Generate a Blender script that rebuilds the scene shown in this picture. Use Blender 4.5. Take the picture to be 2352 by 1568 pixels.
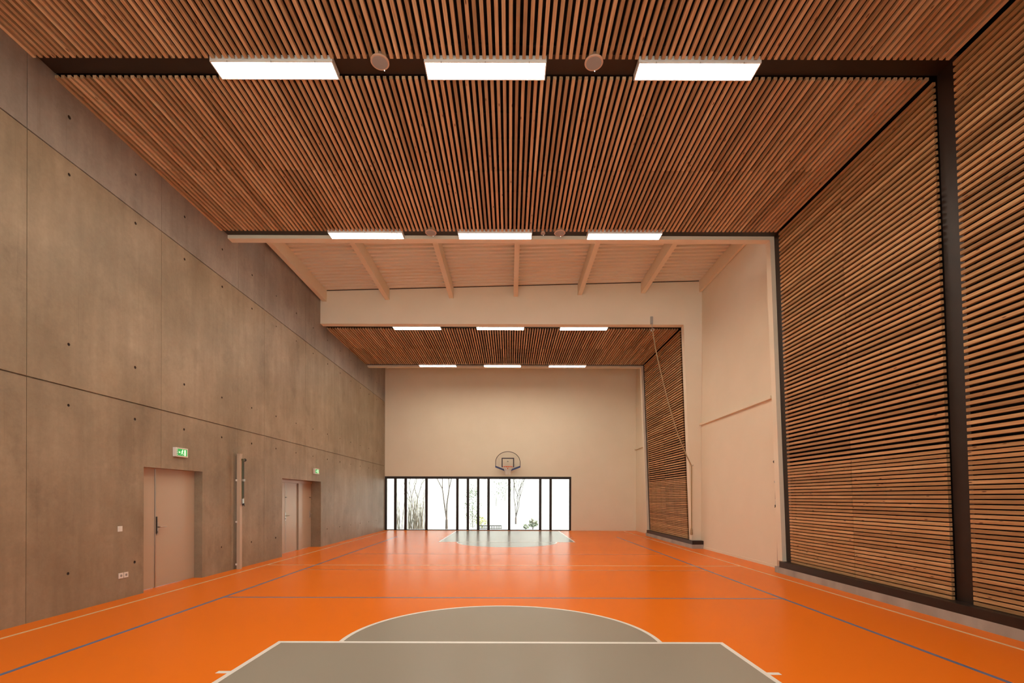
import bpy, bmesh, math, random
from mathutils import Vector, Matrix
random.seed(7)
S = bpy.context.scene
C = S.collection
for o in list(bpy.data.objects): bpy.data.objects.remove(o)

# ---------------------------------------------------------------- camera, sky, exposure
CAM_H = 1.607
ROLL = 0.0028
cd = bpy.data.cameras.new('camera'); cam = bpy.data.objects.new('camera', cd); C.objects.link(cam)
cam.location = (0, 0, CAM_H)
cam.matrix_world = Matrix.Translation((0, 0, CAM_H)) @ Matrix.Rotation(math.radians(90), 4, 'X') @ Matrix.Rotation(ROLL, 4, 'Z')
cd.sensor_width = 36; cd.lens = 17.0
cd.shift_y = 358/2352; cd.shift_x = 5/2352
cd.clip_start = 0.05; cd.clip_end = 500
S.camera = cam

W = bpy.data.worlds.new('World'); S.world = W; W.use_nodes = True
bg = W.node_tree.nodes['Background']
bg.inputs[0].default_value = (0.93, 0.97, 1.0, 1); bg.inputs[1].default_value = 2.8
S.view_settings.view_transform = 'Standard'; S.view_settings.look = 'None'
S.view_settings.exposure = 0.0; S.view_settings.gamma = 1.0; S.view_settings.use_curve_mapping = False
LAMP = 53.0
LAMP_COL = (1.0, 0.90, 0.74)

sd = bpy.data.lights.new('sun', 'SUN'); sd.energy = 24; sd.angle = .01; sd.color = (1, .97, .92)
sun = bpy.data.objects.new('sun', sd); C.objects.link(sun); sun.rotation_euler = (0, math.radians(42), 0)   # high sun from the right, along the facades
def sky_portal(name, loc, rot, sx, sy):      # sampling portals in the window openings
    ld = bpy.data.lights.new(name, 'AREA'); ld.shape = 'RECTANGLE'; ld.size = sx; ld.size_y = sy; ld.cycles.is_portal = True
    o = bpy.data.objects.new(name, ld); C.objects.link(o); o.location = loc; o.rotation_euler = rot
H_ = math.pi/2
sky_portal('window_light', (-1.55, 23.9, 1.31), (-H_, 0, 0), 9.1, 2.65)
sky_portal('window_light', (-1.1, -1.12, 2.7), (H_, 0, 0), 9.4, 5.4)
sky_portal('window_light', (0.0, 10.40, 7.83), (H_, 0, 0), 12.0, .85)

# ---------------------------------------------------------------- material helpers
def new_mat(name, col, rough=0.5, metal=0.0, spec=0.5, emit=None, estr=1.0):
    m = bpy.data.materials.new(name); m.use_nodes = True
    b = m.node_tree.nodes['Principled BSDF']
    b.inputs['Base Color'].default_value = (*col, 1)
    b.inputs['Roughness'].default_value = rough
    b.inputs['Metallic'].default_value = metal
    b.inputs['Specular IOR Level'].default_value = spec
    if emit:
        b.inputs['Emission Color'].default_value = (*emit, 1); b.inputs['Emission Strength'].default_value = estr
    return m
def nodes(m): return m.node_tree.nodes, m.node_tree.links, m.node_tree.nodes['Principled BSDF']
def N(nt, typ, **kw):
    n = nt.new(typ)
    for k, v in kw.items(): setattr(n, k, v)
    return n
def mottled(name, c1, c2, scale, rough=0.6, bump=0.0, stretch=(1, 1, 1), rnd=0.0, detail=6, spec=0.4, rv=0.0):
    """two-tone noise colour with fine relief; rnd = tone jitter per object"""
    m = new_mat(name, c1, rough, spec=spec); nt, L, b = nodes(m)
    tc = N(nt, 'ShaderNodeTexCoord'); mp = N(nt, 'ShaderNodeMapping'); mp.inputs['Scale'].default_value = stretch
    L.new(tc.outputs['Object'], mp.inputs[0])
    no = N(nt, 'ShaderNodeTexNoise'); no.inputs['Scale'].default_value = scale; no.inputs['Detail'].default_value = detail
    L.new(mp.outputs[0], no.inputs['Vector'])
    cr = N(nt, 'ShaderNodeValToRGB'); cr.color_ramp.elements[0].position = .3; cr.color_ramp.elements[1].position = .7
    cr.color_ramp.elements[0].color = (*c1, 1); cr.color_ramp.elements[1].color = (*c2, 1)
    L.new(no.outputs['Fac'], cr.inputs[0]); out = cr.outputs[0]
    if rnd:
        oi = N(nt, 'ShaderNodeObjectInfo'); mr = N(nt, 'ShaderNodeMapRange')
        mr.inputs[3].default_value = 1-rnd; mr.inputs[4].default_value = 1+rnd
        L.new(oi.outputs['Random'], mr.inputs[0])
        hs = N(nt, 'ShaderNodeHueSaturation'); L.new(out, hs.inputs['Color']); L.new(mr.outputs[0], hs.inputs['Value']); out = hs.outputs[0]
    L.new(out, b.inputs['Base Color'])
    if bump:
        n2 = N(nt, 'ShaderNodeTexNoise'); n2.inputs['Scale'].default_value = scale*12; L.new(mp.outputs[0], n2.inputs['Vector'])
        bp = N(nt, 'ShaderNodeBump'); bp.inputs['Strength'].default_value = bump; bp.inputs['Distance'].default_value = .004
        L.new(n2.outputs['Fac'], bp.inputs['Height']); L.new(bp.outputs[0], b.inputs['Normal'])
    return m

def wood_mat(name, k_, kb):
    m = new_mat(name, (.5, .25, .12), .55, spec=.3); nt, L, b = nodes(m)
    tc = N(nt, 'ShaderNodeTexCoord'); oi = N(nt, 'ShaderNodeObjectInfo')
    off = N(nt, 'ShaderNodeVectorMath', operation='SCALE'); off.inputs[0].default_value = (37.1, 91.7, 53.3)
    L.new(oi.outputs['Random'], off.inputs['Scale'])
    ad = N(nt, 'ShaderNodeVectorMath', operation='ADD'); L.new(tc.outputs['Object'], ad.inputs[0]); L.new(off.outputs[0], ad.inputs[1])
    mp = N(nt, 'ShaderNodeMapping'); mp.inputs['Scale'].default_value = (40, 1.3, 40); L.new(ad.outputs[0], mp.inputs[0])
    no = N(nt, 'ShaderNodeTexNoise'); no.inputs['Scale'].default_value = 1.5; no.inputs['Detail'].default_value = 5; L.new(mp.outputs[0], no.inputs['Vector'])
    cr = N(nt, 'ShaderNodeValToRGB'); e = cr.color_ramp.elements
    e[0].position = .28; e[0].color = (.41*k_, .23*k_*kb**.35, .105*k_*kb, 1); e[1].position = .72; e[1].color = (.64*k_, .43*k_*kb**.35, .24*k_*kb, 1)
    L.new(no.outputs['Fac'], cr.inputs[0])
    # piece-to-piece tone: pale yellow, brown, reddish boards
    tone = N(nt, 'ShaderNodeValToRGB'); t = tone.color_ramp.elements
    t[0].position = 0; t[0].color = (.68, .62, .56, 1); t[1].position = 1; t[1].color = (1.22, 1.26, 1.30, 1)
    a = t.new(.35); a.color = (.92, .90, .86, 1); a = t.new(.7); a.color = (1.05, .97, .92, 1)
    L.new(oi.outputs['Random'], tone.inputs[0])
    mx = N(nt, 'ShaderNodeMix', data_type='RGBA', blend_type='MULTIPLY'); mx.inputs[0].default_value = 1
    L.new(cr.outputs[0], mx.inputs[6]); L.new(tone.outputs[0], mx.inputs[7])
    # knots
    mk = N(nt, 'ShaderNodeMapping'); mk.inputs['Scale'].default_value = (14, 3.2, 14); L.new(ad.outputs[0], mk.inputs[0])
    vo = N(nt, 'ShaderNodeTexVoronoi'); vo.inputs['Scale'].default_value = 1.0; L.new(mk.outputs[0], vo.inputs['Vector'])
    kr = N(nt, 'ShaderNodeValToRGB'); k = kr.color_ramp.elements; k[0].position = .07; k[0].color = (1, 1, 1, 1); k[1].position = .125; k[1].color = (0, 0, 0, 1)
    L.new(vo.outputs['Distance'], kr.inputs[0])
    m2 = N(nt, 'ShaderNodeMix', data_type='RGBA'); L.new(kr.outputs[0], m2.inputs[0]); L.new(mx.outputs[2], m2.inputs[6]); m2.inputs[7].default_value = (.13, .05, .02, 1)
    L.new(m2.outputs[2], b.inputs['Base Color'])
    return m

M = {}
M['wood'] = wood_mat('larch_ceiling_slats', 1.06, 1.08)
M['wood_wall_shaded'] = wood_mat('larch_wall_shaded_warm', .89, .80)  # same larch as the ceiling, weaker light and orange floor bounce put into its colour
M['dark'] = mottled('dark_brown_steel', (.020, .012, .009), (.026, .016, .012), 6, .45, spec=.35)
M['felt'] = new_mat('black_backing', (.012, .009, .008), .95, spec=.1)
M['white'] = mottled('cream_wall_paint', (.77, .68, .53), (.80, .71, .56), 1.2, .65, bump=.05, spec=.3)
M['deck'] = new_mat('white_steel_deck', (.80, .71, .57), .5)
M['joint'] = mottled('joint_shadow_mortar', (.10, .075, .055), (.14, .11, .08), 8, .9)
M['plinth'] = mottled('plinth_concrete', (.30, .27, .23), (.42, .38, .33), 3, .75, bump=.2, rnd=.06, stretch=(1, 1, .4))
M['door'] = new_mat('beige_door_paint', (.47, .37, .27), .27, spec=.5)
M['steel'] = new_mat('brushed_steel', (.45, .42, .38), .3, metal=1.0)
M['darksteel'] = new_mat('dark_metal', (.10, .09, .08), .4, metal=.6)
M['black'] = new_mat('black_plastic', (.012, .012, .014), .4)
M['wplastic'] = new_mat('white_plastic', (.75, .70, .64), .4)
M['lampbox'] = new_mat('white_lamp_housing', (.82, .80, .76), .4)
M['diffuser'] = new_mat('lamp_diffuser', (.9, .9, .9), .5, emit=LAMP_COL, estr=LAMP)
M['grille'] = new_mat('speaker_grille', (.34, .32, .30), .7)
M['rim'] = new_mat('speaker_rim', (.62, .40, .28), .5)
M['led'] = new_mat('led_dot', (.9, .9, .9), .4, emit=(1, .98, .9), estr=3)
M['green'] = new_mat('olive_tube', (.09, .095, .05), .35, metal=.4)
M['post'] = new_mat('cream_post_paint', (.52, .40, .29), .4)
M['rope'] = mottled('hemp_rope', (.30, .21, .11), (.42, .31, .18), 60, .9)
M['pad'] = new_mat('blue_pad', (.015, .035, .14), .45)
M['hooprim'] = new_mat('orange_rim', (.75, .15, .03), .4)
M['net'] = new_mat('white_net_cord', (.80, .78, .72), .7)
M['ink'] = new_mat('black_line', (.02, .012, .02), .5)
M['paint_white'] = new_mat('white_court_paint', (.85, .81, .75), .28)
M['paint_cream'] = new_mat('cream_court_paint', (.80, .52, .27), .28)
M['paint_blue'] = new_mat('blue_court_paint', (.09, .15, .29), .28)
M['paint_faint'] = new_mat('faint_blue_court_paint', (.50, .19, .09), .28)
M['signgreen'] = new_mat('exit_green', (.02, .30, .08), .4, emit=(.02, .45, .08), estr=.5)
M['signdark'] = new_mat('exit_dark_green', (.02, .12, .04), .4, emit=(.02, .20, .06), estr=.35)
M['signwhite'] = new_mat('exit_white', (.8, .9, .8), .4, emit=(.55, 1, .6), estr=.9)
M['bark'] = mottled('grey_bark', (.05, .04, .035), (.08, .065, .055), 9, .9)
M['stem'] = mottled('dry_stems', (.10, .09, .07), (.15, .13, .10), 9, .9)
M['leaf'] = mottled('evergreen_leaf', (.05, .065, .04), (.09, .11, .06), 14, .8)
M['yleaf'] = mottled('yellow_green_leaf', (.15, .17, .05), (.22, .23, .08), 14, .8)
M['gravel'] = mottled('pale_gravel', (.50, .48, .44), (.62, .60, .56), 3, .9)
M['rail'] = new_mat('grey_railing', (.04, .04, .04), .5)

# floor vinyl / grey paint: fine speckle and faint scuffs
def floor_mat(name, c1, c2, rough):
    m = mottled(name, c1, c2, .25, rough, spec=.022, detail=1); nt, L, b = nodes(m)
    tc = [n for n in nt if n.type == 'TEX_COORD'][0]
    n3 = N(nt, 'ShaderNodeTexNoise'); n3.inputs['Scale'].default_value = 2.2; n3.inputs['Detail'].default_value = 8
    mp = N(nt, 'ShaderNodeMapping'); mp.inputs['Scale'].default_value = (1, .5, 1); L.new(tc.outputs['Object'], mp.inputs[0]); L.new(mp.outputs[0], n3.inputs['Vector'])
    mr = N(nt, 'ShaderNodeMapRange'); mr.inputs[1].default_value = .35; mr.inputs[2].default_value = .7
    mr.inputs[3].default_value = rough-.012; mr.inputs[4].default_value = rough+.015
    L.new(n3.outputs['Fac'], mr.inputs[0]); L.new(mr.outputs[0], b.inputs['Roughness'])
    return m
M['floor'] = floor_mat('orange_vinyl', (.80, .175, .010), (.84, .19, .013), .25)
def _grey():
    m = floor_mat('grey_court_paint', (.31, .27, .22), (.33, .29, .235), .24)
    m.node_tree.nodes['Principled BSDF'].inputs['Specular IOR Level'].default_value = .06; return m
M['grey'] = _grey()

def concrete_mat(name, c1, c2):
    m = new_mat(name, c1, .5, spec=.5); nt, L, b = nodes(m)
    tc = N(nt, 'ShaderNodeTexCoord'); oi = N(nt, 'ShaderNodeObjectInfo')
    def noise(scale, st, det=5, rough=.5):
        mp = N(nt, 'ShaderNodeMapping'); mp.inputs['Scale'].default_value = st; L.new(tc.outputs['Object'], mp.inputs[0])
        n = N(nt, 'ShaderNodeTexNoise'); n.inputs['Scale'].default_value = scale; n.inputs['Detail'].default_value = det; n.inputs['Roughness'].default_value = rough
        L.new(mp.outputs[0], n.inputs['Vector']); return n.outputs['Fac']
    cr = N(nt, 'ShaderNodeValToRGB'); e = cr.color_ramp.elements
    e[0].position = .30; e[0].color = (*c1, 1); e[1].position = .70; e[1].color = (*c2, 1)
    L.new(noise(.8, (1, 1, .8), 8, .6), cr.inputs[0])
    def mul(src, fac, lo, hi, p0=.35, p1=.65, sat=None):
        mr = N(nt, 'ShaderNodeMapRange'); mr.inputs[1].default_value = p0; mr.inputs[2].default_value = p1; mr.inputs[3].default_value = lo; mr.inputs[4].default_value = hi
        L.new(fac, mr.inputs[0])
        hs = N(nt, 'ShaderNodeHueSaturation'); L.new(src, hs.inputs['Color']); L.new(mr.outputs[0], hs.inputs['Value'])
        return hs.outputs[0]
    c = mul(cr.outputs[0], noise(3.0, (1, 2.6, .25), 5), .93, 1.06)            # runs
    c = mul(c, noise(7, (1, 3.0, .12), 3), .90, 1.0, .27, .36)                # thin dark drips
    c = mul(c, noise(18, (1, 1, 1), 8, .65), .94, 1.05)                        # grain
    c = mul(c, noise(1.9, (1, 1, .9), 12, .65), .86, 1.0, .34, .44)            # dark blotches
    c = mul(c, noise(1.3, (1, .8, 1.3), 10, .6), 1.0, 1.12, .52, .68)          # pale lime patches
    c = mul(c, oi.outputs['Random'], .94, 1.06, 0, 1)
    L.new(c, b.inputs['Base Color'])
    bp = N(nt, 'ShaderNodeBump'); bp.inputs['Strength'].default_value = .25; bp.inputs['Distance'].default_value = .004
    L.new(noise(22, (1, 1, 1), 6), bp.inputs['Height']); L.new(bp.outputs[0], b.inputs['Normal'])
    return m
M['concrete'] = concrete_mat('board_marked_concrete', (.225, .165, .10), (.365, .285, .195))
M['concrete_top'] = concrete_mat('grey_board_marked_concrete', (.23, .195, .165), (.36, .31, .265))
M['hole'] = new_mat('tie_hole_dark', (.06, .04, .03), .95)

gm = bpy.data.materials.new('clear_glass'); gm.use_nodes = True
nt = gm.node_tree.nodes; L = gm.node_tree.links; nt.clear()
o_ = nt.new('ShaderNodeOutputMaterial'); mx = nt.new('ShaderNodeMixShader'); tr = nt.new('ShaderNodeBsdfTransparent'); gl = nt.new('ShaderNodeBsdfGlossy'); fr = nt.new('ShaderNodeFresnel')
fr.inputs[0].default_value = 1.45; gl.inputs['Roughness'].default_value = .02; tr.inputs[0].default_value = (.97, .985, .98, 1)
L.new(fr.outputs[0], mx.inputs[0]); L.new(tr.outputs[0], mx.inputs[1]); L.new(gl.outputs[0], mx.inputs[2]); L.new(mx.outputs[0], o_.inputs[0])
M['glass'] = gm

am = gm.copy(); am.name = 'clear_acrylic'
for n in am.node_tree.nodes:
    if n.type == 'FRESNEL': n.inputs[0].default_value = 1.15
    if n.type == 'BSDF_TRANSPARENT': n.inputs[0].default_value = (.96, .96, .96, 1)
M['acrylic'] = am
# ---------------------------------------------------------------- mesh helpers
class MB:
    def __init__(s): s.v = []; s.f = []
    def add(s, vs, fs):
        n = len(s.v); s.v += [tuple(p) for p in vs]; s.f += [tuple(i+n for i in f) for f in fs]; return s
    def box(s, x0, x1, y0, y1, z0, z1, mat=None):
        vs = [Vector(p) for p in ((x0,y0,z0),(x1,y0,z0),(x1,y1,z0),(x0,y1,z0),(x0,y0,z1),(x1,y0,z1),(x1,y1,z1),(x0,y1,z1))]
        if mat: vs = [mat @ p for p in vs]
        return s.add(vs, [(0,3,2,1),(4,5,6,7),(0,1,5,4),(1,2,6,5),(2,3,7,6),(3,0,4,7)])
    def prism_y(s, pts, y0, y1):          # polygon in XZ extruded along Y
        n = len(pts)
        vs = [(x, y0, z) for x, z in pts] + [(x, y1, z) for x, z in pts]
        fs = [tuple(range(n)), tuple(range(2*n-1, n-1, -1))] + [(i, i+n, (i+1) % n+n, (i+1) % n) for i in range(n)]
        return s.add(vs, fs)
    def tube(s, pts, r, seg=10, cap=True):
        pts = [Vector(p) for p in pts]; rs = r if isinstance(r, (list, tuple)) else [r]*len(pts)
        vs = []; up0 = None
        for i, p in enumerate(pts):
            t = (pts[min(i+1, len(pts)-1)] - pts[max(i-1, 0)]).normalized()
            if up0 is None: up0 = Vector((0, 0, 1)) if abs(t.z) < .9 else Vector((1, 0, 0))
            a = t.cross(up0).normalized(); b_ = t.cross(a).normalized(); up0 = a.cross(t) if a.cross(t).length else up0
            for k in range(seg):
                w = 2*math.pi*k/seg; vs.append(p + rs[i]*(a*math.cos(w)+b_*math.sin(w)))
        fs = [(i*seg+k, i*seg+(k+1) % seg, (i+1)*seg+(k+1) % seg, (i+1)*seg+k) for i in range(len(pts)-1) for k in range(seg)]
        if cap: fs += [tuple(range(seg-1, -1, -1)), tuple(range((len(pts)-1)*seg, len(pts)*seg))]
        return s.add(vs, fs)
    def lathe(s, prof, c=(0,0,0), seg=24):    # profile (r,z) about Z
        vs = [(c[0]+r*math.cos(2*math.pi*k/seg), c[1]+r*math.sin(2*math.pi*k/seg), c[2]+z) for r, z in prof for k in range(seg)]
        fs = [(i*seg+k, i*seg+(k+1) % seg, (i+1)*seg+(k+1) % seg, (i+1)*seg+k) for i in range(len(prof)-1) for k in range(seg)]
        fs += [tuple(range(seg-1, -1, -1)), tuple(range((len(prof)-1)*seg, len(prof)*seg))]
        return s.add(vs, fs)
    def sphere(s, c, r, seg=12, rings=8):
        prof = [(max(r*math.sin(math.pi*i/rings), r*.02), -r*math.cos(math.pi*i/rings)) for i in range(rings+1)]
        return s.lathe(prof, c, seg)
    def mesh(s, name, mat, smooth=False):
        me = bpy.data.meshes.new(name); me.from_pydata(s.v, [], s.f); me.validate()
        bm = bmesh.new(); bm.from_mesh(me); bmesh.ops.recalc_face_normals(bm, faces=bm.faces); bm.to_mesh(me); bm.free()
        me.materials.append(M[mat])
        if smooth: me.polygons.foreach_set('use_smooth', [True]*len(me.polygons))
        return me
    def obj(s, name, mat, parent=None, loc=None, smooth=False):
        return link(name, s.mesh(name, mat, smooth), parent, loc)
def link(name, me, parent=None, loc=None):
    o = bpy.data.objects.new(name, me); C.objects.link(o)
    if parent: o.parent = parent
    if loc: o.location = loc
    return o
def tag(o, label=None, cat=None, group=None, kind=None):
    if label: o['label'] = label
    if cat: o['category'] = cat
    if group: o['group'] = group
    if kind: o['kind'] = kind
    return o
def empty(name, loc=(0,0,0), **kw):
    o = bpy.data.objects.new(name, None); C.objects.link(o); o.location = loc; o.empty_display_size = .2
    return tag(o, **kw)
def smooth_by_angle(o, ang=40):
    me = o.data; me.polygons.foreach_set('use_smooth', [True]*len(me.polygons))
    bm = bmesh.new(); bm.from_mesh(me)
    for e in bm.edges:
        if len(e.link_faces) == 2 and e.calc_face_angle(0) > math.radians(ang): e.smooth = False
    bm.to_mesh(me); bm.free(); return o

# ---------------------------------------------------------------- room dimensions (metres)
XL = -6.09                 # face of the concrete wall
XR = 6.14                  # face of the cream bays on the right
Y0, Y1 = -0.8, 23.55       # rear wall, window wall
ZC = 7.182                 # underside of ceiling slats
SB, ST = 5.905, 5.62       # face of slat wall at Z=.25 and at ceiling
ZS = .25
LEAN = (SB-ST)/(ZC-ZS)
def slat_x(z): return SB-(z-ZS)*LEAN
def roof_z(x): return 8.227+.0285*(x+5.85)

# floor
fl = MB().box(XL-.45, XR+.3, Y0-.3, Y1+.02, -.2, 0).obj('floor', 'floor'); tag(fl, 'glossy orange vinyl sports floor with court markings', kind='structure')
def mark(name, mb, mat, label): o = mb.obj(name, mat, fl); tag(o, label); return o
KX0, KX1, KZ = -2.566, 2.37, 5.38; KC = (KX0+KX1)/2
def ring(cx, cy, r0, r1, a0, a1, z, n=48):
    mb = MB(); vs = []; fs = []
    for i in range(n+1):
        a = a0+(a1-a0)*i/n; vs += [(cx+r0*math.cos(a), cy+r0*math.sin(a), z), (cx+r1*math.cos(a), cy+r1*math.sin(a), z)]
    fs = [(2*i, 2*i+1, 2*i+3, 2*i+2) for i in range(n)]
    return mb.add(vs, fs)
def fan(cx, cy, r, a0, a1, z, n=48):
    return MB().add([(cx, cy, z)]+[(cx+r*math.cos(a0+(a1-a0)*i/n), cy+r*math.sin(a0+(a1-a0)*i/n), z) for i in range(n+1)], [(0, i+1, i+2) for i in range(n)])
def slab(mb, x0, x1, y0, y1, z=.0015): return mb.box(x0, x1, y0, y1, 0, z)
END = 23.2
for s, ye, yk in ((1, -.42, KZ), (-1, END, END-(KZ+.42))):
    ya, yb = sorted((ye, yk))
    mark('lane_paint', slab(MB(), KX0+.05, KX1-.05, ya+.0, yb-.0, .001), 'grey', 'grey painted free-throw lane' + (' near the camera' if s > 0 else ' by the window'))
    a0, a1 = (0, math.pi) if s > 0 else (math.pi, 2*math.pi)
    mark('circle_paint', fan(KC, yk, 1.76, a0, a1, .0012), 'grey', 'grey painted half circle beyond the lane' + (' near the camera' if s > 0 else ' by the window'))
    mark('circle_line', ring(KC, yk, 1.75, 1.80, a0, a1, .0022), 'paint_white', 'white half-circle line' + (' near the camera' if s > 0 else ' by the window'))
    yf0, yf1 = (yk-.055, yk) if s > 0 else (yk, yk+.055)
    mark('lane_line', slab(MB(), KX0, KX1, yf0, yf1, .003), 'paint_white', 'white free-throw line')
    for x0 in (KX0, KX1-.05): mark('lane_line', slab(MB(), x0, x0+.05, ya, yb, .0026), 'paint_white', 'white side line of the lane')
    for yt in ((4.40, 4.455), (3.5, 3.555), (2.65, 2.705)):
        y_a, y_b = yt if s > 0 else (END-yt[1]-.42, END-yt[0]-.42)
        for x0, x1 in ((KX0-.11, KX0), (KX1, KX1+.11)): mark('lane_tick', slab(MB(), x0, x1, y_a, y_b, .0024), 'paint_white', 'short white rebound mark')
for x, lb in ((-5.753, 'left'), (5.487-.045, 'right')): mark('side_line', slab(MB(), x, x+.045, -.42, END, .002), 'paint_cream', f'cream court side line along the {lb} wall')
mark('end_line', slab(MB(), -5.753, 5.487, END-.05, END, .0018), 'paint_cream', 'cream end line under the window wall')
mark('centre_line', slab(MB(), -5.753, 5.487, 11.385, 11.435, .0018), 'paint_cream', 'cream centre line across the court')
for x, lb in ((-4.60, 'left'), (4.35, 'right')): mark('side_line', slab(MB(), x, x+.05, 1.7, 19.7, .0016), 'paint_blue', f'blue side line on the {lb}')
mark('attack_line', slab(MB(), -4.60, 4.40, 7.71, 7.76, .0014), 'paint_blue', 'blue line across the court in front of the grey half circle')
mark('attack_line', slab(MB(), -4.60, 4.40, 13.66, 13.71, .0014), 'paint_faint', 'faint blue line across the far half')
mark('centre_line', slab(MB(), -4.60, 4.40, 10.66, 10.71, .0013), 'paint_faint', 'faint worn blue centre line')

# ---------------------------------------------------------------- left concrete wall, cast in lifts and panels
D1 = (8.045, 9.58, 2.10); D2 = (12.94, 15.59, 2.10)
wl = MB()
for a, b_ in ((Y0-.3, D1[0]), (D1[1], D2[0]), (D2[1], Y1+.3)): wl.box(XL-.42, XL-.03, a, b_, -.2, 8.75)
for d in (D1, D2): wl.box(XL-.42, XL-.03, d[0], d[1], d[2], 8.75)
wall_left = wl.obj('wall_left', 'concrete'); tag(wall_left, 'bare cast concrete wall with tie holes and panel joints', kind='structure')
joint = MB()
ycut = [Y0, 1.3, 3.7, 6.09, 8.44, 10.82, 11.98, 14.38, 16.76, 19.15, 21.5, Y1]
zcut = [0, 3.117, 6.235, 8.74]
hcols = [6.67+1.183*k for k in range(-6, 15)]
hrows = [.54, 2.86, 3.70, 6.04, 6.83]
def concrete_panel(y0, y1, z0, z1, gy, gz):
    openings = [(d[0], d[1], d[2]) for d in (D1, D2) if d[0] < y1 and d[1] > y0 and z0 < d[2]]
    ya, yb, za, zb = y0+gy, y1-gy, z0+(gz if z0 > 0 else 0), z1-gz
    holes = []
    for hy in hcols:
        for hz in hrows:
            if ya+.08 < hy < yb-.08 and za+.08 < hz < zb-.08 and not any(o[0]-.1 < hy < o[1]+.1 and hz < o[2]+.1 for o in openings):
                holes.append((hy, hz))
    q = .04
    ys = {ya, yb}; zs = {za, zb}
    for hy, hz in holes: ys |= {hy-q, hy+q}; zs |= {hz-q, hz+q}
    for o in openings:
        for yy in o[:2]:
            if ya < yy < yb: ys.add(yy)
        if za < o[2] < zb: zs.add(o[2])
    ys = sorted(ys); zs = sorted(zs)
    mb = MB(); dep = .029
    rr = random.uniform(0, .0015); X = XL - rr
    def inside(cy, cz): return any(o[0] < cy < o[1] and cz < o[2] for o in openings)
    for i in range(len(ys)-1):
        for j in range(len(zs)-1):
            a, b, c, d = ys[i], ys[i+1], zs[j], zs[j+1]; cy, cz = (a+b)/2, (c+d)/2
            if inside(cy, cz): continue
            h = [h for h in holes if abs(h[0]-cy) < 1e-4 and abs(h[1]-cz) < 1e-4]
            if h:
                r = random.uniform(.017, .026)
                sq = [(a,c),(cy,c),(b,c),(b,cz),(b,d),(cy,d),(a,d),(a,cz)]
                rg = [(cy+r*math.cos(math.radians(225+45*k)), cz+r*math.sin(math.radians(225+45*k))) for k in range(8)]
                vs = [(X, *p) for p in sq]+[(X, *p) for p in rg]+[(X-.024, cy+(p[0]-cy)*.7, cz+(p[1]-cz)*.7) for p in rg]
                fs = [(k, (k+1) % 8, 8+(k+1) % 8, 8+k) for k in range(8)]+[(8+k, 8+(k+1) % 8, 16+(k+1) % 8, 16+k) for k in range(8)]+[tuple(range(16, 24))]
                mb.add(vs, fs)
            else:
                mb.add([(X,a,c),(X,b,c),(X,b,d),(X,a,d)], [(0,1,2,3)])
    # returns at every free edge of the front (panel edge and door reveal)
    for i in range(len(ys)-1):
        for j in range(len(zs)-1):
            a, b, c, d = ys[i], ys[i+1], zs[j], zs[j+1]; cy, cz = (a+b)/2, (c+d)/2
            if inside(cy, cz): continue
            def free(ny, nz): return not (ya < ny < yb and za < nz < zb) or inside(ny, nz)
            if free(a-.01, cz): mb.add([(X,a,c),(X,a,d),(X-dep,a,d),(X-dep,a,c)], [(0,1,2,3)])
            if free(b+.01, cz): mb.add([(X,b,c),(X,b,d),(X-dep,b,d),(X-dep,b,c)], [(0,1,2,3)])
            if free(cy, c-.01): mb.add([(X,a,c),(X,b,c),(X-dep,b,c),(X-dep,a,c)], [(0,1,2,3)])
            if free(cy, d+.01): mb.add([(X,a,d),(X,b,d),(X-dep,b,d),(X-dep,a,d)], [(0,1,2,3)])
    me = bpy.data.meshes.new('concrete_panel'); me.from_pydata(mb.v, [], mb.f)
    bm = bmesh.new(); bm.from_mesh(me); bmesh.ops.remove_doubles(bm, verts=bm.verts, dist=1e-5); bmesh.ops.recalc_face_normals(bm, faces=bm.faces)
    ff = [f for f in bm.faces if abs(f.normal.x) > .99 and f.calc_area() > .01]
    if ff and ff[0].normal.x < 0:
        for f in bm.faces: f.normal_flip()
    bm.to_mesh(me); bm.free()
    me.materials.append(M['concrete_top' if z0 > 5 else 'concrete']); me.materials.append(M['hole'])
    for p in me.polygons:
        if p.center.x < X-.005 and len(p.vertices) in (4, 8) and p.area < .002: p.material_index = 1
    return link('concrete_panel', me, wall_left)
for i in range(len(ycut)-1):
    for j in range(3):
        gz = .009 if j < 2 else .007
        concrete_panel(ycut[i], ycut[i+1], zcut[j], zcut[j+1], .0035, gz)

# ---------------------------------------------------------------- right wall, window wall, rear wall, portal walls
tag(MB().box(XR, XR+.3, Y0-.3, Y1+.3, -.2, 8.95).obj('wall_right', 'white'), 'cream painted right side wall in the recessed bays', kind='structure')
WX1, WZ1 = 2.99, 2.62
wb = MB().box(WX1, XR, Y1, Y1+.3, 0, 8.95).box(XL-.03, WX1, Y1, Y1+.3, WZ1, 8.95)
tag(wb.obj('wall_back', 'white'), 'cream end wall with a long low window', kind='structure')
wr = MB().box(XL-.03, -5.8, Y0-.3, Y0, 0, 8.95).box(3.6, XR, Y0-.3, Y0, 0, 8.95).box(-5.8, 3.6, Y0-.3, Y0, 5.4, 8.95)
tag(wr.obj('wall_front', 'white'), 'cream wall behind the camera', kind='structure')
def portal_wall(name, y0, y1, zb, off, label, ztop=None):
    zl = ZS
    pts = [(XL, zb), (slat_x(zb)-off, zb), (slat_x(zl)-off, zl), (XR, zl), (XR, ztop or roof_z(XR)), (XL, ztop or roof_z(XL))]
    o = MB().prism_y(pts, y0, y1).obj(name, 'white'); return tag(o, label, kind='structure')
PB = CAM_H+5.556
portal_wall('trim_1', 2.0, 2.19, PB, .035, 'cream portal edge behind the camera')
portal_wall('trim_2', 10.41, 10.585, PB, .035, 'cream edge of the first slatted portal', 7.45)
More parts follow.
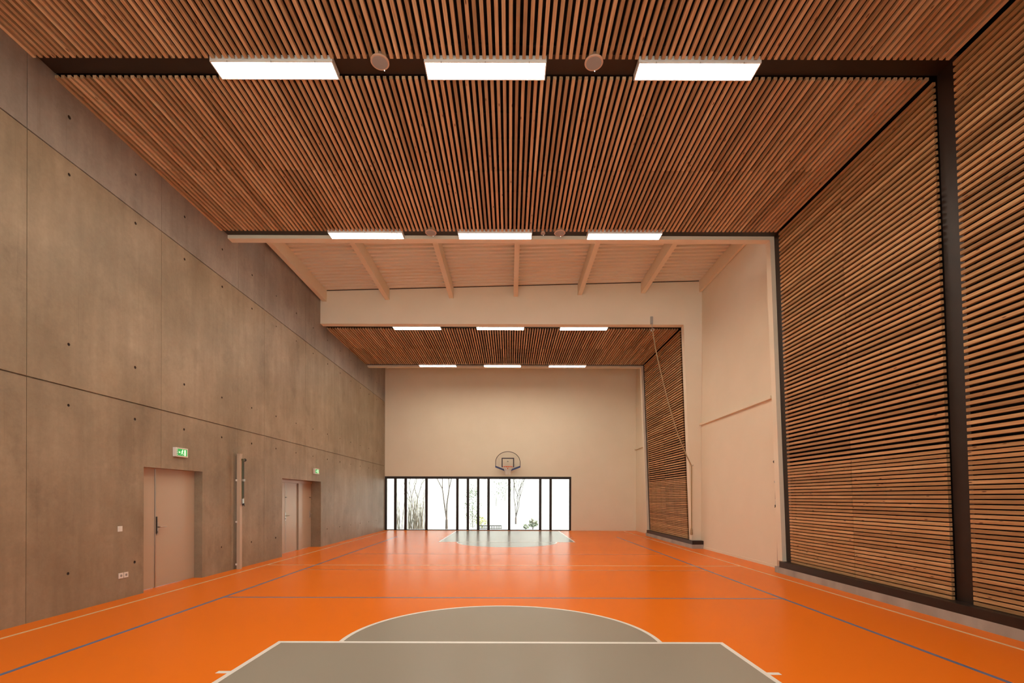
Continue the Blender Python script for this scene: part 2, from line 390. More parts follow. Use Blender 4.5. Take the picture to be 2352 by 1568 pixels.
portal_wall('wall_middle', 15.5, 15.74, CAM_H+5.55, .06, 'cream header and pillar wall in front of the second slatted portal')
portal_wall('trim_3', 20.62, 20.83, PB, .035, 'cream edge of the second slatted portal')

# low concrete plinth and dark steel sill under the slat walls
for k, (pa, pb, ta, tb) in enumerate(((2.1, 10.54, 2.1, 10.37), (15.3, 20.55, 15.3, 20.42))):
    lb = 'near' if k == 0 else 'far'
    tag(MB().box(5.78, XR, pa, pb, 0, .13).obj('baseboard_right', 'plinth'), f'low grey concrete plinth under the {lb} slatted wall', kind='structure')
    mb = MB()
    mb.box(5.782, XR-.005, ta, tb, .13, .25)
    tag(mb.obj('trim_4', 'dark'), f'dark steel sill on the {lb} plinth', kind='structure')
tag(MB().box(XR-.012, XR, 10.585, 15.3, 0, .07).obj('baseboard_right', 'white'), 'cream skirting in the recessed bay', kind='structure')

# ceiling slabs: dark soffit over the portals, corrugated deck over the bays
for a, b_ in ((2.19, 10.41), (15.74, 20.62)):
    tag(MB().box(XL-.1, XR+.1, a, b_, ZC+.17, ZC+.25).obj('ceiling', 'felt'), 'black soffit above the ceiling slats', kind='structure')
    mb = MB(); e = .17
    pts = [(slat_x(ZS)+e, ZS), (slat_x(ZS)+e+.03, ZS), (slat_x(ZC+.17)+e+.03, ZC+.17), (slat_x(ZC+.17)+e, ZC+.17)]
    tag(mb.prism_y(pts, a, b_).obj('wall_right', 'felt'), 'black backing behind the wall slats', kind='structure')
def deck(y0, y1, label):
    pitch = .205; dp = .075; prof = []; y = y0
    while y < y1-.01:
        prof += [(y, dp), (y+.075, dp), (y+.095, 0), (y+.185, 0)]; y += pitch
    prof.append((y1, dp)); prof = [(min(p, y1), h) for p, h in prof]
    vs = []; 
    for p, h in prof: vs += [(XL, p, roof_z(XL)+h), (XR, p, roof_z(XR)+h)]
    fs = [(2*i, 2*i+1, 2*i+3, 2*i+2) for i in range(len(prof)-1)]
    n = len(vs); vs += [(XL, y0, roof_z(XL)+.15), (XR, y0, roof_z(XR)+.15), (XL, y1, roof_z(XL)+.15), (XR, y1, roof_z(XR)+.15)]
    fs.append((n, n+1, n+3, n+2))
    o = MB().add(vs, fs).obj('ceiling', 'deck'); return tag(o, label, kind='structure')
decks = []
for a, b_, lb in ((Y0, 2.0, 'behind the camera'), (10.585, 15.5, 'over the middle bay'), (20.83, Y1, 'over the window bay')):
    decks.append(deck(a, b_, 'cream corrugated steel roof deck '+lb))
# roof beams in the bays
bx = [-5.955, -3.94, -1.89, .17, 2.225, 4.25, 6.09]
bl = ['against the concrete wall', 'second from the concrete wall', 'third from the concrete wall', 'above the court centre', 'third from the right wall', 'second from the right wall', 'against the cream right wall']
for a, b_, vis in ((10.585, 15.5, 1), (20.83, Y1, 0), (Y0, 2.0, 0)):
    for k, x in enumerate(bx):
        w = .068 if k < 6 else .04
        mb = MB(); zt = roof_z(x); zb = zt-.36
        mb.prism_y([(x-w, zb), (x+w, zb), (x+w, roof_z(x+w)), (x-w, roof_z(x-w))], a, b_)
        o = mb.obj('roof_beam', 'white')
        where = {1: 'in the middle bay, ', 0: ('in the window bay, ' if a > 12 else 'in the bay behind the camera, ')}[vis]
        tag(o, 'cream roof beam '+where+bl[k], 'beam', 'roof beams under the corrugated deck')
# thin dark strip between deck and header wall
mb = MB(); mb.prism_y([(-5.88, roof_z(-5.88)-.02), (XR-.1, roof_z(XR-.1)-.02), (XR-.1, roof_z(XR-.1)), (-5.88, roof_z(-5.88))], 15.485, 15.5)
tag(mb.obj('trim_5', 'dark'), 'thin dark strip where the roof deck meets the header wall', kind='structure')
# ledges
for a, b_, lb in ((11.28, 15.5, 'middle bay'), (20.83, Y1, 'window bay')):
    tag(MB().box(XR-.07, XR, a, b_, 3.93, 4.0).obj('trim_6', 'white'), 'small cream ledge on the right wall of the '+lb, kind='structure')

# ---------------------------------------------------------------- slatted panels
def chamfer_slat(w, h, Ln, c=.003):      # cross-section in XZ, runs along Y, origin at the room-side centre
    pts = [(-w/2+c, 0), (w/2-c, 0), (w/2, c), (w/2, h), (-w/2, h), (-w/2, c)]
    return MB().prism_y(pts, 0, Ln)
cm = {}
def slat_mesh(kind, Ln):
    key = (kind, round(Ln, 3))
    if key not in cm:
        mb = chamfer_slat(.045, .042, Ln)
        if kind == 'wall': mb.v = [(z, y, x) for x, y, z in mb.v]
        cm[key] = mb.mesh('slat', 'wood_wall_shaded' if kind == 'wall' else 'wood')
    return cm[key]
def ceiling_panel(y0, y1, label):
    t = empty('ceiling_slat_panel', (XL, y0, ZC), label=label, cat='slatted panel', group='slatted ceiling panels')
    me = slat_mesh('ceil', y1-y0-.006); n = 139; p = .0842
    for k in range(n):
        link('slat', me, t, (.024+k*p, .003, random.uniform(0, .0015)))
    nb = max(2, round((y1-y0)/.62)); bm_ = MB().box(.005, n*p-.02, -.022, .022, .043, .078).mesh('batten', 'felt')
    for k in range(nb+1):
        link('batten', bm_, t, (0, .12+(y1-y0-.24)*k/nb, 0))
    MB().box(0, n*p, 0, y1-y0, .079, .09).obj('backing_board', 'felt', t)
def wall_panel(y0, y1, label):
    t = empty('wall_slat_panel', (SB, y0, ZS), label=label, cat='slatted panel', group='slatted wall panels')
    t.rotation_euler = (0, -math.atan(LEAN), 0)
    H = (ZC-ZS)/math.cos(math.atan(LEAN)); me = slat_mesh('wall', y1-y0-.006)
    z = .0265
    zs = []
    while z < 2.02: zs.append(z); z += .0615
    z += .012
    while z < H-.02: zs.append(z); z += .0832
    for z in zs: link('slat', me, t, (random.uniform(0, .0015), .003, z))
    nb = max(2, round((y1-y0)/.62)); bm_ = MB().box(.043, .078, -.022, .022, .005, H-.02).mesh('batten', 'felt')
    for k in range(nb+1):
        link('batten', bm_, t, (0, .12+(y1-y0-.24)*k/nb, 0))
    MB().box(.079, .09, 0, y1-y0, 0, H).obj('backing_board', 'felt', t)
segs = [(2.46, 6.157, 'nearest the camera, in front of the first row of lights'), (6.45, 8.26, 'just beyond the first row of lights'), (8.26, 10.15, 'just before the second row of lights'),
        (16.05, 18.17, 'just beyond the cream header wall'), (18.17, 20.3, 'farthest, before the window bay')]
wlab = ['nearest the camera, in front of the tall dark post', 'just beyond the tall dark post', 'beside the cream middle bay', 'just beyond the rope and cream pillar', 'farthest, beside the window bay']
for (a, b_, lb), wlb in zip(segs, wlab):
    ceiling_panel(a, b_, 'ceiling panel of brown larch slats '+lb)
    wall_panel(a, b_, 'leaning wall panel of horizontal larch slats '+wlb)

# dark steel bands between the slat panels, turning the corner down the wall
def band(y0, y1, dep, label):
    z0 = ZC+dep; d = dep
    pts = [(XL+.01, z0), (slat_x(z0)+d, z0), (slat_x(ZS)+d, ZS), (slat_x(ZS)+d+.04, ZS), (slat_x(z0)+d+.04, z0+.04), (XL+.01, z0+.04)]
    tag(MB().prism_y(pts, y0, y1).obj('trim_7', 'dark'), label, kind='structure')
band(6.159, 6.448, .062, 'wide dark steel band across the ceiling and down the slat wall')
band(10.152, 10.408, .055, 'dark steel band at the end of the first portal')
band(2.2, 2.458, .06, 'dark steel band behind the camera')
band(15.745, 16.048, .05, 'dark steel band at the start of the second portal')
band(20.302, 20.618, .05, 'dark steel band at the end of the second portal')

# ---------------------------------------------------------------- ceiling lights
LX = [-3.062, -.329, 2.412]; LW = 1.564
zl0 = CAM_H+5.545
def lamp(x, ya, yb, label, group):
    t = empty('ceiling_light', (x, ya, zl0), label=label, cat='light', group=group)
    d = yb-ya; w = LW/2; f = .014
    mb = MB()
    mb.box(-w, w, 0, d, .012, .085)
    mb.box(-w, w, 0, f, 0, .012).box(-w, w, d-f, d, 0, .012).box(-w, -w+f, f, d-f, 0, .012).box(w-f, w, f, d-f, 0, .012)
    hs_ = mb.obj('housing', 'lampbox', t)
    MB().box(-w+f, w-f, f, d-f, .004, .0118).obj('diffuser', 'diffuser', t)
    cl = MB().box(-.004, .004, -.003, .012, -.004, .012).mesh('clip', 'steel')
    for cx in (-.56, 0, .56):
        link('clip', cl, hs_, (cx, d-.006, 0)); link('clip', cl, hs_, (cx, .002, 0))
    tag(MB().box(-w*.8, w*.8, d*.3, d*.7, .085, .10).obj('bracket', 'lampbox', t))
rows = [(2.18, 2.45, 'row behind the camera'), (6.163, 6.433, 'in the nearest row'), (10.153, 10.405, 'in the second row'), (15.765, 16.035, 'in the third row'), (20.33, 20.6, 'in the farthest row')]
pos = ['glowing white ceiling light, left of three', 'glowing white ceiling light, middle of three', 'glowing white ceiling light, right of three']
for k, (a, b_, lb) in enumerate(rows):
    a = max(a, 2.2)
    for x, p in zip(LX, pos): lamp(x, a, b_, f'{p}, {lb}', 'rectangular ceiling lights')

# speakers and detector
def speaker(x, y, r, name, label, cat, grp):
    t = empty(name, (x, y, CAM_H+5.53), label=label, cat=cat, group=grp)
    smooth_by_angle(MB().lathe([(r*.96, 0), (r, .006), (r*.98, .02), (r*.6, .06), (r*.5, .10)], seg=28).obj('rim', 'rim', t))
    MB().lathe([(r*.80, -.002), (r*.84, .001)], seg=28).obj('grille', 'grille', t)
    MB().sphere((r*.25, r*.93, -.004), .006 if r > .08 else .004, 8, 6).obj('status_light', 'led', t)
speaker(-1.67, 6.16, .118, 'ceiling_speaker', 'round ceiling speaker between the left and middle lights of the nearest row', 'speaker', 'round ceiling speakers')
speaker(1.055, 6.16, .118, 'ceiling_speaker', 'round ceiling speaker between the middle and right lights of the nearest row', 'speaker', 'round ceiling speakers')
speaker(-1.67, 10.13, .118, 'ceiling_speaker', 'round ceiling speaker between the left and middle lights of the second row', 'speaker', 'round ceiling speakers')
speaker(1.03, 10.13, .118, 'ceiling_speaker', 'round ceiling speaker between the middle and right lights of the second row', 'speaker', 'round ceiling speakers')
speaker(.68, 10.15, .046, 'smoke_detector', 'small round smoke detector beside a speaker in the second row of lights', 'detector', None)

# ---------------------------------------------------------------- doors
def lever(parent, y, z, X, sgn=1, Ln=.13, name='door_handle'):
    mb = MB().box(X, X+.008, y-.022, y+.022, z-.14, z+.09)
    mb.tube([(X, y, z), (X+.05, y, z), (X+.055, y+.01*sgn, z), (X+.055, y+Ln*sgn, z)], .009, 8)
    mb.tube([(X, y, z-.085), (X+.022, y, z-.085)], .014, 10)
    return mb.obj(name, 'steel', parent)
d1 = empty('door_1', (0, 0, 0), label='beige one-and-a-half leaf door in a concrete recess under the exit sign', kind='structure')
DX = XL-.16
MB().box(DX-.05, DX, D1[0], 8.523, .008, D1[2]).obj('door_leaf', 'door', d1)
leaf1 = tag(MB().box(DX-.05, DX, 8.533, D1[1], .008, D1[2]).obj('door_leaf', 'door', d1))
MB().box(DX-.04, DX-.015, 8.523, 8.533, .0, D1[2]).obj('meeting_seal', 'darksteel', d1)
tag(MB().box(DX, DX+.012, 8.50, 8.521, .008, D1[2]-.01).obj('cover_strip', 'steel', d1), 'grey metal cover strip')
lever(leaf1, 8.575, 1.065, DX, 1, .15)
tag(MB().box(DX, DX+.02, 8.535, 8.555, .95, 1.25).obj('lock_plate', 'darksteel', leaf1), 'dark lock plate')
d2 = empty('door_2', (0, 0, 0), label='pair of pale painted doors in a deep concrete recess under the second exit sign', kind='structure')
DX2 = XL-.32
MB().box(DX2-.05, DX2, D2[0], 13.745, .008, D2[2]-.09).obj('door_leaf', 'door', d2)
leaf2 = MB().box(DX2-.05, DX2, 13.755, 14.56, .008, D2[2]-.09).obj('door_leaf', 'door', d2)
MB().box(DX2-.05, DX2+.035, 14.60, 14.86, .0, D2[2]-.09).obj('door_post', 'door', d2)
MB().box(DX2-.05, DX2-.012, 14.56, 14.60, 0, D2[2]-.09).obj('door_seal', 'darksteel', d2)
leaf3 = MB().box(DX2-.05, DX2, 14.87, D2[1], .008, D2[2]-.09).obj('door_leaf', 'door', d2)
MB().box(DX2-.06, DX2+.03, D2[0], D2[1], D2[2]-.088, D2[2]-.002).obj('door_head', 'door', d2)
lever(leaf2, 13.80, 1.065, DX2, 1, .15)
MB().box(DX2, DX2+.03, 13.79, 13.85, 1.58, 1.60).obj('pull', 'darksteel', leaf2)
lever(leaf3, 15.50, 1.065, DX2, -1, .13)
MB().box(DX2, DX2+.03, 15.46, 15.54, 1.58, 1.60).obj('pull', 'darksteel', leaf3)
MB().box(DX2, DX2+.006, 13.825, 13.835, .05, D2[2]-.1).obj('groove_strip', 'steel', leaf2)

# exit signs
def exit_sign(y, z, label):
    t = empty('exit_sign', (XL, y, z), label=label, cat='sign', group='green exit signs')
    w, h, d = .33, .165, .055
    MB().box(0, d, -w/2, w/2, -h/2, h/2).obj('sign_box', 'wplastic', t)
    x = d+.001
    MB().box(d, x, -w/2+.055, w/2-.025, -h/2+.02, h/2-.02).obj('sign_face', 'signgreen', t)
    MB().box(d, x+.0005, -w/2+.022, -w/2+.05, -h/2+.02, h/2-.02).obj('side_strip', 'signdark', t)
    for k in range(4): MB().box(x, x+.001, -w/2+.028, -w/2+.044, -.05+k*.03, -.035+k*.03).obj('tick_mark', 'signwhite', t)
    # running figure, arrow and doorway
    fig = MB()
    def poly(pts, e=.001): fig.add([(x+e, p[0], p[1]) for p in pts], [tuple(range(len(pts)))])
    def bar(a, b, wd):
        a = Vector(a); b = Vector(b); n = (b-a).normalized(); n = Vector((-n.y, n.x))*wd/2
        poly([a+n, b+n, b-n, a-n])
    cy = .01
    poly([(cy+.012*math.cos(k*.7854)+.006, .043+.012*math.sin(k*.7854)) for k in range(8)])
    bar((cy, .032), (cy-.012, -.008), .022); bar((cy-.012, -.005), (cy+.018, -.022), .011); bar((cy+.018, -.022), (cy+.012, -.05), .010)
    bar((cy-.012, -.008), (cy-.026, -.028), .011); bar((cy-.026, -.028), (cy-.046, -.034), .010)
    bar((cy+.002, .027), (cy+.026, .012), .008); bar((cy, .027), (cy-.024, .016), .008); bar((cy-.024, .016), (cy-.03, -.002), .008)
    tag(fig.obj('running_figure', 'signwhite', t), 'white running figure')
    ar = MB(); x2 = x+.001
    ar.add([(x2, -.095, 0), (x2, -.072, .022), (x2, -.072, -.022)], [(0, 1, 2)]).add([(x2, -.072, .007), (x2, -.046, .007), (x2, -.046, -.007), (x2, -.072, -.007)], [(0, 1, 2, 3)])
    tag(ar.obj('arrow', 'signwhite', t), 'white arrow')
    dr = MB().box(x, x+.001, .06, .10, -.055, .05); tag(dr.obj('doorway', 'signwhite', t), 'white doorway symbol')
exit_sign(8.90, CAM_H+.81, 'glowing green exit sign above the near beige door')
exit_sign(15.14, CAM_H+.80, 'green exit sign above the far pair of doors')

# switch and sockets
def plate(name, y, z, label, grp, socket):
    t = empty(name, (XL, y, z), label=label, cat='switch' if not socket else 'socket', group=grp)
    MB().box(0, .010, -.042, .042, -.042, .042).obj('cover_plate', 'wplastic', t)
    if socket:
        mb = MB(); mb.v = []
        mb.lathe([(.021, 0), (.021, .0015)], seg=16); mb.v = [(z_+.010, x_, y_) for x_, y_, z_ in mb.v]; mb.obj('socket_well', 'grille', t)
        for dy in (-.008, .008): MB().box(.0115, .0125, dy-.0025, dy+.0025, -.0025, .0025).obj('pin_hole', 'black', t)
    else: MB().box(.010, .014, -.028, .028, -.028, .028).obj('rocker', 'wplastic', t)
plate('light_switch', 7.55, 1.10, 'single white light switch on the concrete wall left of the near door', None, 0)
plate('wall_socket', 7.57, .365, 'left of two low white wall sockets beside the near door', 'low white wall sockets', 1)
plate('wall_socket', 7.67, .365, 'right of two low white wall sockets beside the near door', 'low white wall sockets', 1)

# ---------------------------------------------------------------- volleyball posts
def net_post(x, y, s, label):           # s = +1 : fittings on the +Y / room side
    t = empty('volleyball_post', (x, y, 0), label=label, cat='post', group='cream volleyball posts')
    MB().box(-.035, .035, -.045, .045, 0, 2.55).obj('post', 'post', t)
    MB().box(-.042, .042, -.052, .052, 2.55, 2.56).obj('top_cap', 'post', t)
    mb = MB().tube([(.05*s, .035, 1.55), (.05*s, .035, 2.44)], .016, 10); smooth_by_angle(mb.obj('tension_tube', 'green', t))
    mb = MB().tube([(.055*s, .075, 1.58), (.055*s, .075, 2.42)], .008, 8); smooth_by_angle(mb.obj('tension_rod', 'darksteel', t))
    mb = MB().box(.03*s if s > 0 else -.075, .075 if s > 0 else .03*s, .01, .09, 2.41, 2.45); mb.obj('top_bracket', 'green', t)
    MB().sphere((.05*s, .125, 2.43), .035).obj('knob', 'black', t)
    mb = MB().box(.03*s if s > 0 else -.08, .08 if s > 0 else .03*s, .01, .09, 1.95, 2.0); mb.obj('clamp', 'steel', t)
    mb = MB().box(.03*s if s > 0 else -.07, .07 if s > 0 else .03*s, .0, .06, 1.45, 1.56); mb.obj('winch', 'steel', t)
    mb = MB().tube([(.05*s, .03, 1.44), (.09*s, .03, 1.44)], .02, 10).tube([(.07*s, .03, 1.44), (.07*s, .075, 1.40)], .008, 8).tube([(.07*s, .03, 1.44), (.07*s, -.01, 1.40)], .008, 8)
    mb.obj('crank', 'black', t)
    br = MB().box(-.035*s-.012, -.035*s+.012, -.075, .03, -.02, .02).mesh('wall_bracket', 'wplastic')
    for z in (.11, 1.05, 1.97): link('wall_bracket', br, t, (0, 0, z))
net_post(XL+.08, 10.75, 1, 'cream volleyball post with olive tension tube on the concrete wall between the doors')
net_post(6.03, 10.80, -1, 'cream volleyball post half hidden behind the portal edge on the right')

# ---------------------------------------------------------------- climbing rope
def at(x, y, z):        # picture point at depth z -> world
    dx, dy = x-1171, y-1142; u = dx+ROLL*dy; v = dy-ROLL*dx
    return Vector((u*z/1110.7, z, CAM_H-v*z/1110.7))
rt = empty('climbing_rope', at(1497, 757, 15.42), label='long tan climbing rope hung from the header wall and hooked back to the pillar', cat='rope')
inv = -rt.location
def L_(p): return tuple(Vector(p)+inv)
pts = [(1499,760), (1507,807), (1521,868), (1536,927), (1554,988), (1573,1037), (1587.5,1068)]
P = [at(*p, 15.40) for p in pts]
fine = []
for i in range(len(P)-1):
    p0, p1, p2, p3 = P[max(i-1, 0)], P[i], P[i+1], P[min(i+2, len(P)-1)]
    for k in range(6):
        t_ = k/6; fine.append(.5*((2*p1)+(-p0+p2)*t_+(2*p0-5*p1+4*p2-p3)*t_**2+(-p0+3*p1-3*p2+p3)*t_**3))
fine += [P[-1]] + [at(1588.5, y, 15.40) for y in (1074, 1100, 1140, 1180, 1212)]
smooth_by_angle(MB().tube([L_(p) for p in fine], .018, 8).obj('rope', 'rope', rt))
e0 = at(1588.3, 1212, 15.4); e1 = at(1588.2, 1228, 15.4)
smooth_by_angle(MB().tube([L_(e0), L_(e0.lerp(e1, .3)), L_(e0.lerp(e1, .9)), L_(e1)], [.02, .034, .042, .03], 10).obj('rope_end', 'rope', rt))
b0 = at(1493.5, 727.5, 15.5); b1 = at(1499, 744.5, 15.5)
MB().box(b0.x+inv.x, b1.x+inv.x, 15.455+inv.y, 15.5+inv.y, b1.z+inv.z, b0.z+inv.z).obj('wall_bracket', 'steel', rt)
MB().tube([L_((b0.x+.035, 15.42, b1.z+.02)), L_((b0.x+.037, 15.42, at(1497, 753, 15.4).z))], .009, 8).obj('hanger', 'steel', rt)
c = at(1498, 757.5, 15.42); MB().tube([L_((c.x+.045*math.cos(a), 15.40, c.z+.045*math.sin(a))) for a in [k*math.pi/8 for k in range(17)]], .011, 8, cap=False).obj('ring', 'steel', rt)
h = at(1588, 1069, 15.5); MB().tube([L_((h.x-.0, 15.5, h.z)), L_((h.x, 15.38, h.z-.02)), L_((h.x, 15.35, h.z+.02))], .008, 8).obj('hook', 'steel', rt)

# ---------------------------------------------------------------- basketball hoop
HB = 23.12
hp = empty('basketball_hoop', (-.10, HB, 3.05), label='wall-mounted basketball hoop with fan backboard above the long window', cat='basketball hoop')
# board outline (local x, z relative to rim height)
def bpt(px, py): p = at(px, py, HB); return (p.x+.10, p.z-3.05)
arc = []
for k in range(25):
    a = math.pi*k/24; arc.append((.585*math.cos(a), .24+.505*math.sin(a)))
out = arc + [(-.585, .03), (-.10, -.19), (.10, -.19), (.585, .03)]
MB().prism_y(out, 0, .02).obj('backboard', 'acrylic', hp)
M['board'] = new_mat('board_edge', (.03, .02, .015), .5)
edge = [( x, -.002, z) for x, z in [(.585, .03)]+arc+[(-.585, .03)]]
MB().tube(edge, .015, 6).obj('board_edge', 'board', hp)
sq = MB(); w = .30; t_ = .05
sq.box(-w, w, -.006, 0, .45-t_, .45).box(-w, -w+t_, -.006, 0, 0, .45-t_).box(w-t_, w, -.006, 0, 0, .45-t_)
tag(sq.obj('target_square', 'ink', hp), 'dark square outline')
for s in (1, -1):
    mb = MB(); pts = [(s*.60, .075), (s*.10, -.12), (s*.10, -.20), (s*.60, -.01)]
    mb.prism_y(pts, -.03, .04).obj('edge_pad', 'pad', hp)
RY = -.38; rr = .23
MB().tube([(rr*math.cos(a), RY+rr*math.sin(a), 0) for a in [k*math.pi/14 for k in range(29)]], .016, 8, cap=False).obj('rim', 'hooprim', hp)
MB().box(-.09, .09, RY+rr-.01, -.004, -.02, .01).box(-.07, .07, -.03, -.004, -.10, .02).obj('rim_bracket', 'hooprim', hp)
mb = MB(); n = 12
def nr(i): return [.225, .19, .155, .125, .115, .12][i]
for k in range(n):
    for s in (1, -1):
        mb.tube([((nr(i))*math.cos(2*math.pi*(k+s*i*.5)/n), RY+nr(i)*math.sin(2*math.pi*(k+s*i*.5)/n), -.075*i) for i in range(6)], .009, 5, cap=False)
mb.obj('net', 'net', hp)
MB().box(-.35, -.30, .02, Y1-HB, -.02, .02).box(.30, .35, .02, Y1-HB, -.02, .02).box(-.35, .35, .02, .05, .02, .06).box(-.03, .03, .02, Y1-HB, .3, .34).obj('wall_frame', 'wplastic', hp)

# ---------------------------------------------------------------- window
WY = Y1+.02
win = empty('window_1', (0, WY, 0), label='long low window with black bars looking onto a bright garden', kind='structure')
def wx(px): return (px-1171)*WY/1110.7
cent = [886.3, 907.8, 931.4, 979.3, 1050.4, 1074.6, 1098.2, 1122, 1169.7, 1241, 1264.8, 1310.2]
xs = [wx(c_) for c_ in cent]; xs[0] = XL+.045; xs[-1] = WX1-.045
for i, x in enumerate(xs):
    hw = .05 if i in (0, len(xs)-1) else .06
    MB().box(x-hw, x+hw, 0, .09, .035, WZ1-.115).obj('mullion', 'dark', win)
MB().box(XL, WX1, -.005, .10, WZ1-.115, WZ1).obj('top_rail', 'dark', win)
MB().box(XL, WX1, -.005, .10, 0, .035).obj('bottom_rail', 'dark', win)
for i in range(len(xs)-1):
    MB().box(xs[i]+.05, xs[i+1]-.05, .04, .05, .035, WZ1-.115).obj('pane', 'glass', win)
# rear window behind the camera
win2 = empty('window_2', (0, Y0-.12, 0), label='window behind the camera', kind='structure')
mx_ = [-5.75+9.3*k/6 for k in range(7)]
for x in mx_: MB().box(x-.05, x+.05, 0, .08, .04, 5.3).obj('mullion', 'dark', win2)
for z0, z1 in ((0, .04), (3.0, 3.08), (5.3, 5.4)): MB().box(-5.8, 3.6, -.002, .082, z0, z1).obj('rail', 'dark', win2)
for k in range(6):
    for z0, z1 in ((.04, 3.0), (3.08, 5.3)): MB().box(mx_[k]+.05, mx_[k+1]-.05, .03, .04, z0, z1).obj('pane', 'glass', win2)
win3 = empty('window_3', (0, 10.5, 0), label='high strip window above the first portal, facing the middle bay', kind='structure')
mx_ = [XL+.1+11.9*k/6 for k in range(7)]
for x in mx_: MB().box(x-.04, x+.04, -.05, .05, 7.45, roof_z(x)-.02).obj('mullion', 'white', win3)
for k in range(6): MB().box(mx_[k]+.04, mx_[k+1]-.04, -.005, .005, 7.45, roof_z(mx_[k])-.02).obj('pane', 'glass', win3)

# ---------------------------------------------------------------- outside
def gz(y):
    if y < 25: return -.05
    if y < 30: return -.05-.066*(y-25)
    if y < 40: return -.38-.064*(y-30)
    return -1.02+max(0, y-55)*.32
g = MB().box(-60, 60, Y1+.3, 25, -.3, -.05).obj('ground', 'gravel'); tag(g, 'pale gravel terrace outside the window', kind='structure')
vs = []; fs = []; nx = 30; yrow = [25, 27.5, 30, 32.5, 35, 37.5, 40, 47, 55]+[55+94*k/10 for k in range(1, 11)]; ny = len(yrow)-1
for j in range(ny+1):
    for i in range(nx+1):
        x = -60+120*i/nx; y = yrow[j]; z = gz(y) + random.uniform(-.05, .05)*(y > 45)
        vs.append((x, y, z))
for j in range(ny):
    for i in range(nx): a = j*(nx+1)+i; fs.append((a, a+1, a+nx+2, a+nx+1))
M['meadow'] = mottled('pale_dry_meadow', (.20, .21, .18), (.26, .26, .23), .4, .9)
tag(MB().add(vs, fs).obj('ground', 'meadow'), 'bright meadow and hillside beyond the terrace', kind='structure')
g0 = MB().box(-60, 60, -40, Y0-.3, -.3, -.05).obj('ground', 'gravel'); tag(g0, 'pale ground behind the building', kind='structure')

def branchy(mb, p, d, ln, r, depth):
    q = p+d*ln; m_ = p.lerp(q, .5)+Vector((random.uniform(-1, 1), random.uniform(-1, 1), 0))*ln*.05
    mb.tube([p, m_, q], [r, r*.85, r*.65], 6)
    if depth == 0: return
    for k in range(random.choice((2, 3))):
        nd = (d+Vector((random.uniform(-.6, .6), random.uniform(-.5, .5), random.uniform(-.1, .35)))).normalized()
        branchy(mb, q if k < 2 else m_, nd, ln*random.uniform(.55, .8), r*.6, depth-1)
def bare_tree(x, y, zg, h, label, lean=()):
    t = empty('bare_tree', (x, y, zg), label=label, cat='tree', group='leafless trees outside the window')
    base = Vector((0, 0, 0)); tr_ = MB().tube([base-Vector((0,0,.05)), Vector((0, 0, h*.12))], [.085, .075], 8); tr_.obj('trunk', 'bark', t)
    mb = MB()
    for dx in lean or (-.16, .05):
        branchy(mb, Vector((0, 0, h*.12)), Vector((dx, 0, 1)).normalized(), h*.38, .05, 4)
    mb.obj('branches', 'bark', t)
def gx(px, y): return (px-1171)*y/1110.7
bare_tree(gx(1026, 31), 31, gz(31), 5.2, 'leafless forked tree seen through the fourth window pane', (-.14, .08))
bare_tree(gx(1185, 48), 48, gz(48), 5.5, 'faint leafless tree seen in the wide pane right of the hoop', (-.1, .1, .2))
bare_tree(gx(955, 44), 44, -1.0, 5.0, 'leafless tree behind the dry stems at the left', (-.2, .1))
def stems(x0, x1, y, zg, n, h, label):
    t = MB()
    for k in range(n):
        x = random.uniform(x0, x1); yy = y+random.uniform(-.6, .6); hh = h*random.uniform(.4, 1); dx = random.uniform(-.12, .12)
        t.tube([(x, yy, zg-.05), (x+dx*hh*.5, yy, zg+hh*.5), (x+dx*hh*1.2, yy, zg+hh)], [.018, .013, .006], 5)
    o = t.obj('dry_stems', 'stem'); tag(o, label, 'shrub', kind='stuff')
stems(gx(938, 30), gx(974, 30), 30, gz(30), 70, 2.6, 'thicket of dry upright stems seen through the third window pane')
stems(gx(905, 30), gx(925, 30), 30, gz(30), 16, 2.4, 'sparse dry stems seen through the second window pane')
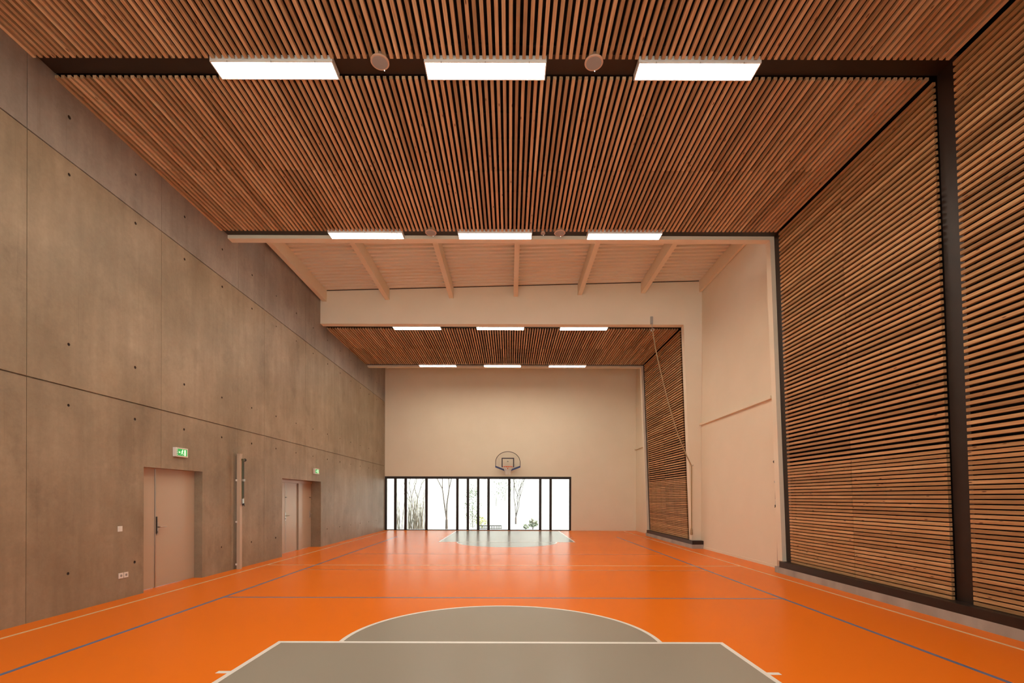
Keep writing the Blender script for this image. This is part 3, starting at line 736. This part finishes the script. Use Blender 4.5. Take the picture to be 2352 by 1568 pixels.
def bush(x, y, z, rx, rz, mat, label, n=420, name='bush'):
    t = MB()
    for k in range(n):
        a = random.uniform(0, 2*math.pi); c_ = random.uniform(-1, 1); s_ = math.sqrt(1-c_*c_); rad = random.uniform(.55, 1)
        p = Vector((x+rx*rad*s_*math.cos(a), y+rx*rad*s_*math.sin(a), z+rz+rz*rad*c_)); q = random.uniform(.05, .10)
        u = Vector((random.uniform(-1, 1), random.uniform(-1, 1), random.uniform(-1, 1))).normalized(); w_ = u.orthogonal()
        t.add([p-u*q, p+w_*q*.5, p+u*q, p-w_*q*.5], [(0, 1, 2, 3)])
    tt = empty(name, (0, 0, 0), label=label, cat='shrub', group='shrubs outside the window')
    t.obj('foliage', mat, tt); MB().tube([(x, y, min(z, gz(y))-.05), (x, y, z+rz)], [.04, .02], 6).obj('stem', 'bark', tt)
bush(gx(1224, 30), 30, gz(30)+.12, .32, .27, 'leaf', 'round evergreen bush low in the wide pane right of the hoop', 120)
bush(gx(1208, 29.6), 29.6, gz(29.6), .16, .17, 'leaf', 'small low shrub left of the round bush', 45)
bush(gx(1086, 42), 42, -1.0, .8, 1.9, 'leaf', 'tall dark shrub behind the narrow panes', 500)
bush(gx(1106, 41), 41, -1.0, .55, .5, 'yleaf', 'yellow-green shrub behind the narrow panes', 200)
for k, (px, yy, r_, hz) in enumerate(((1140, 60, 1.8, 2.6), (1185, 66, 2.0, 3.0), (1160, 62, 1.2, 1.5))):
    bush(gx(px, yy), yy, -.8+max(0, yy-55)*.32, r_, hz, 'leaf', ['far pale conifer left of the hoop', 'far pale conifer right of the hoop', 'far low bush below the hoop'][k], 260, 'far_bush')
rl = empty('railing', (gx(1125, 37), 37, gz(37)-.01), label='low grey railing seen at the foot of the panes under the hoop', cat='railing')
wd = 27*37/1110.7
MB().box(-wd, wd, -.02, .02, .24, .31).obj('top_bar', 'rail', rl)
MB().box(-wd, wd, -.02, .02, .05, .10).obj('bottom_bar', 'rail', rl)
for k in range(15): MB().box(-wd+2*wd*k/14-.025, -wd+2*wd*k/14+.025, -.012, .012, 0, .27).obj('baluster', 'rail', rl)
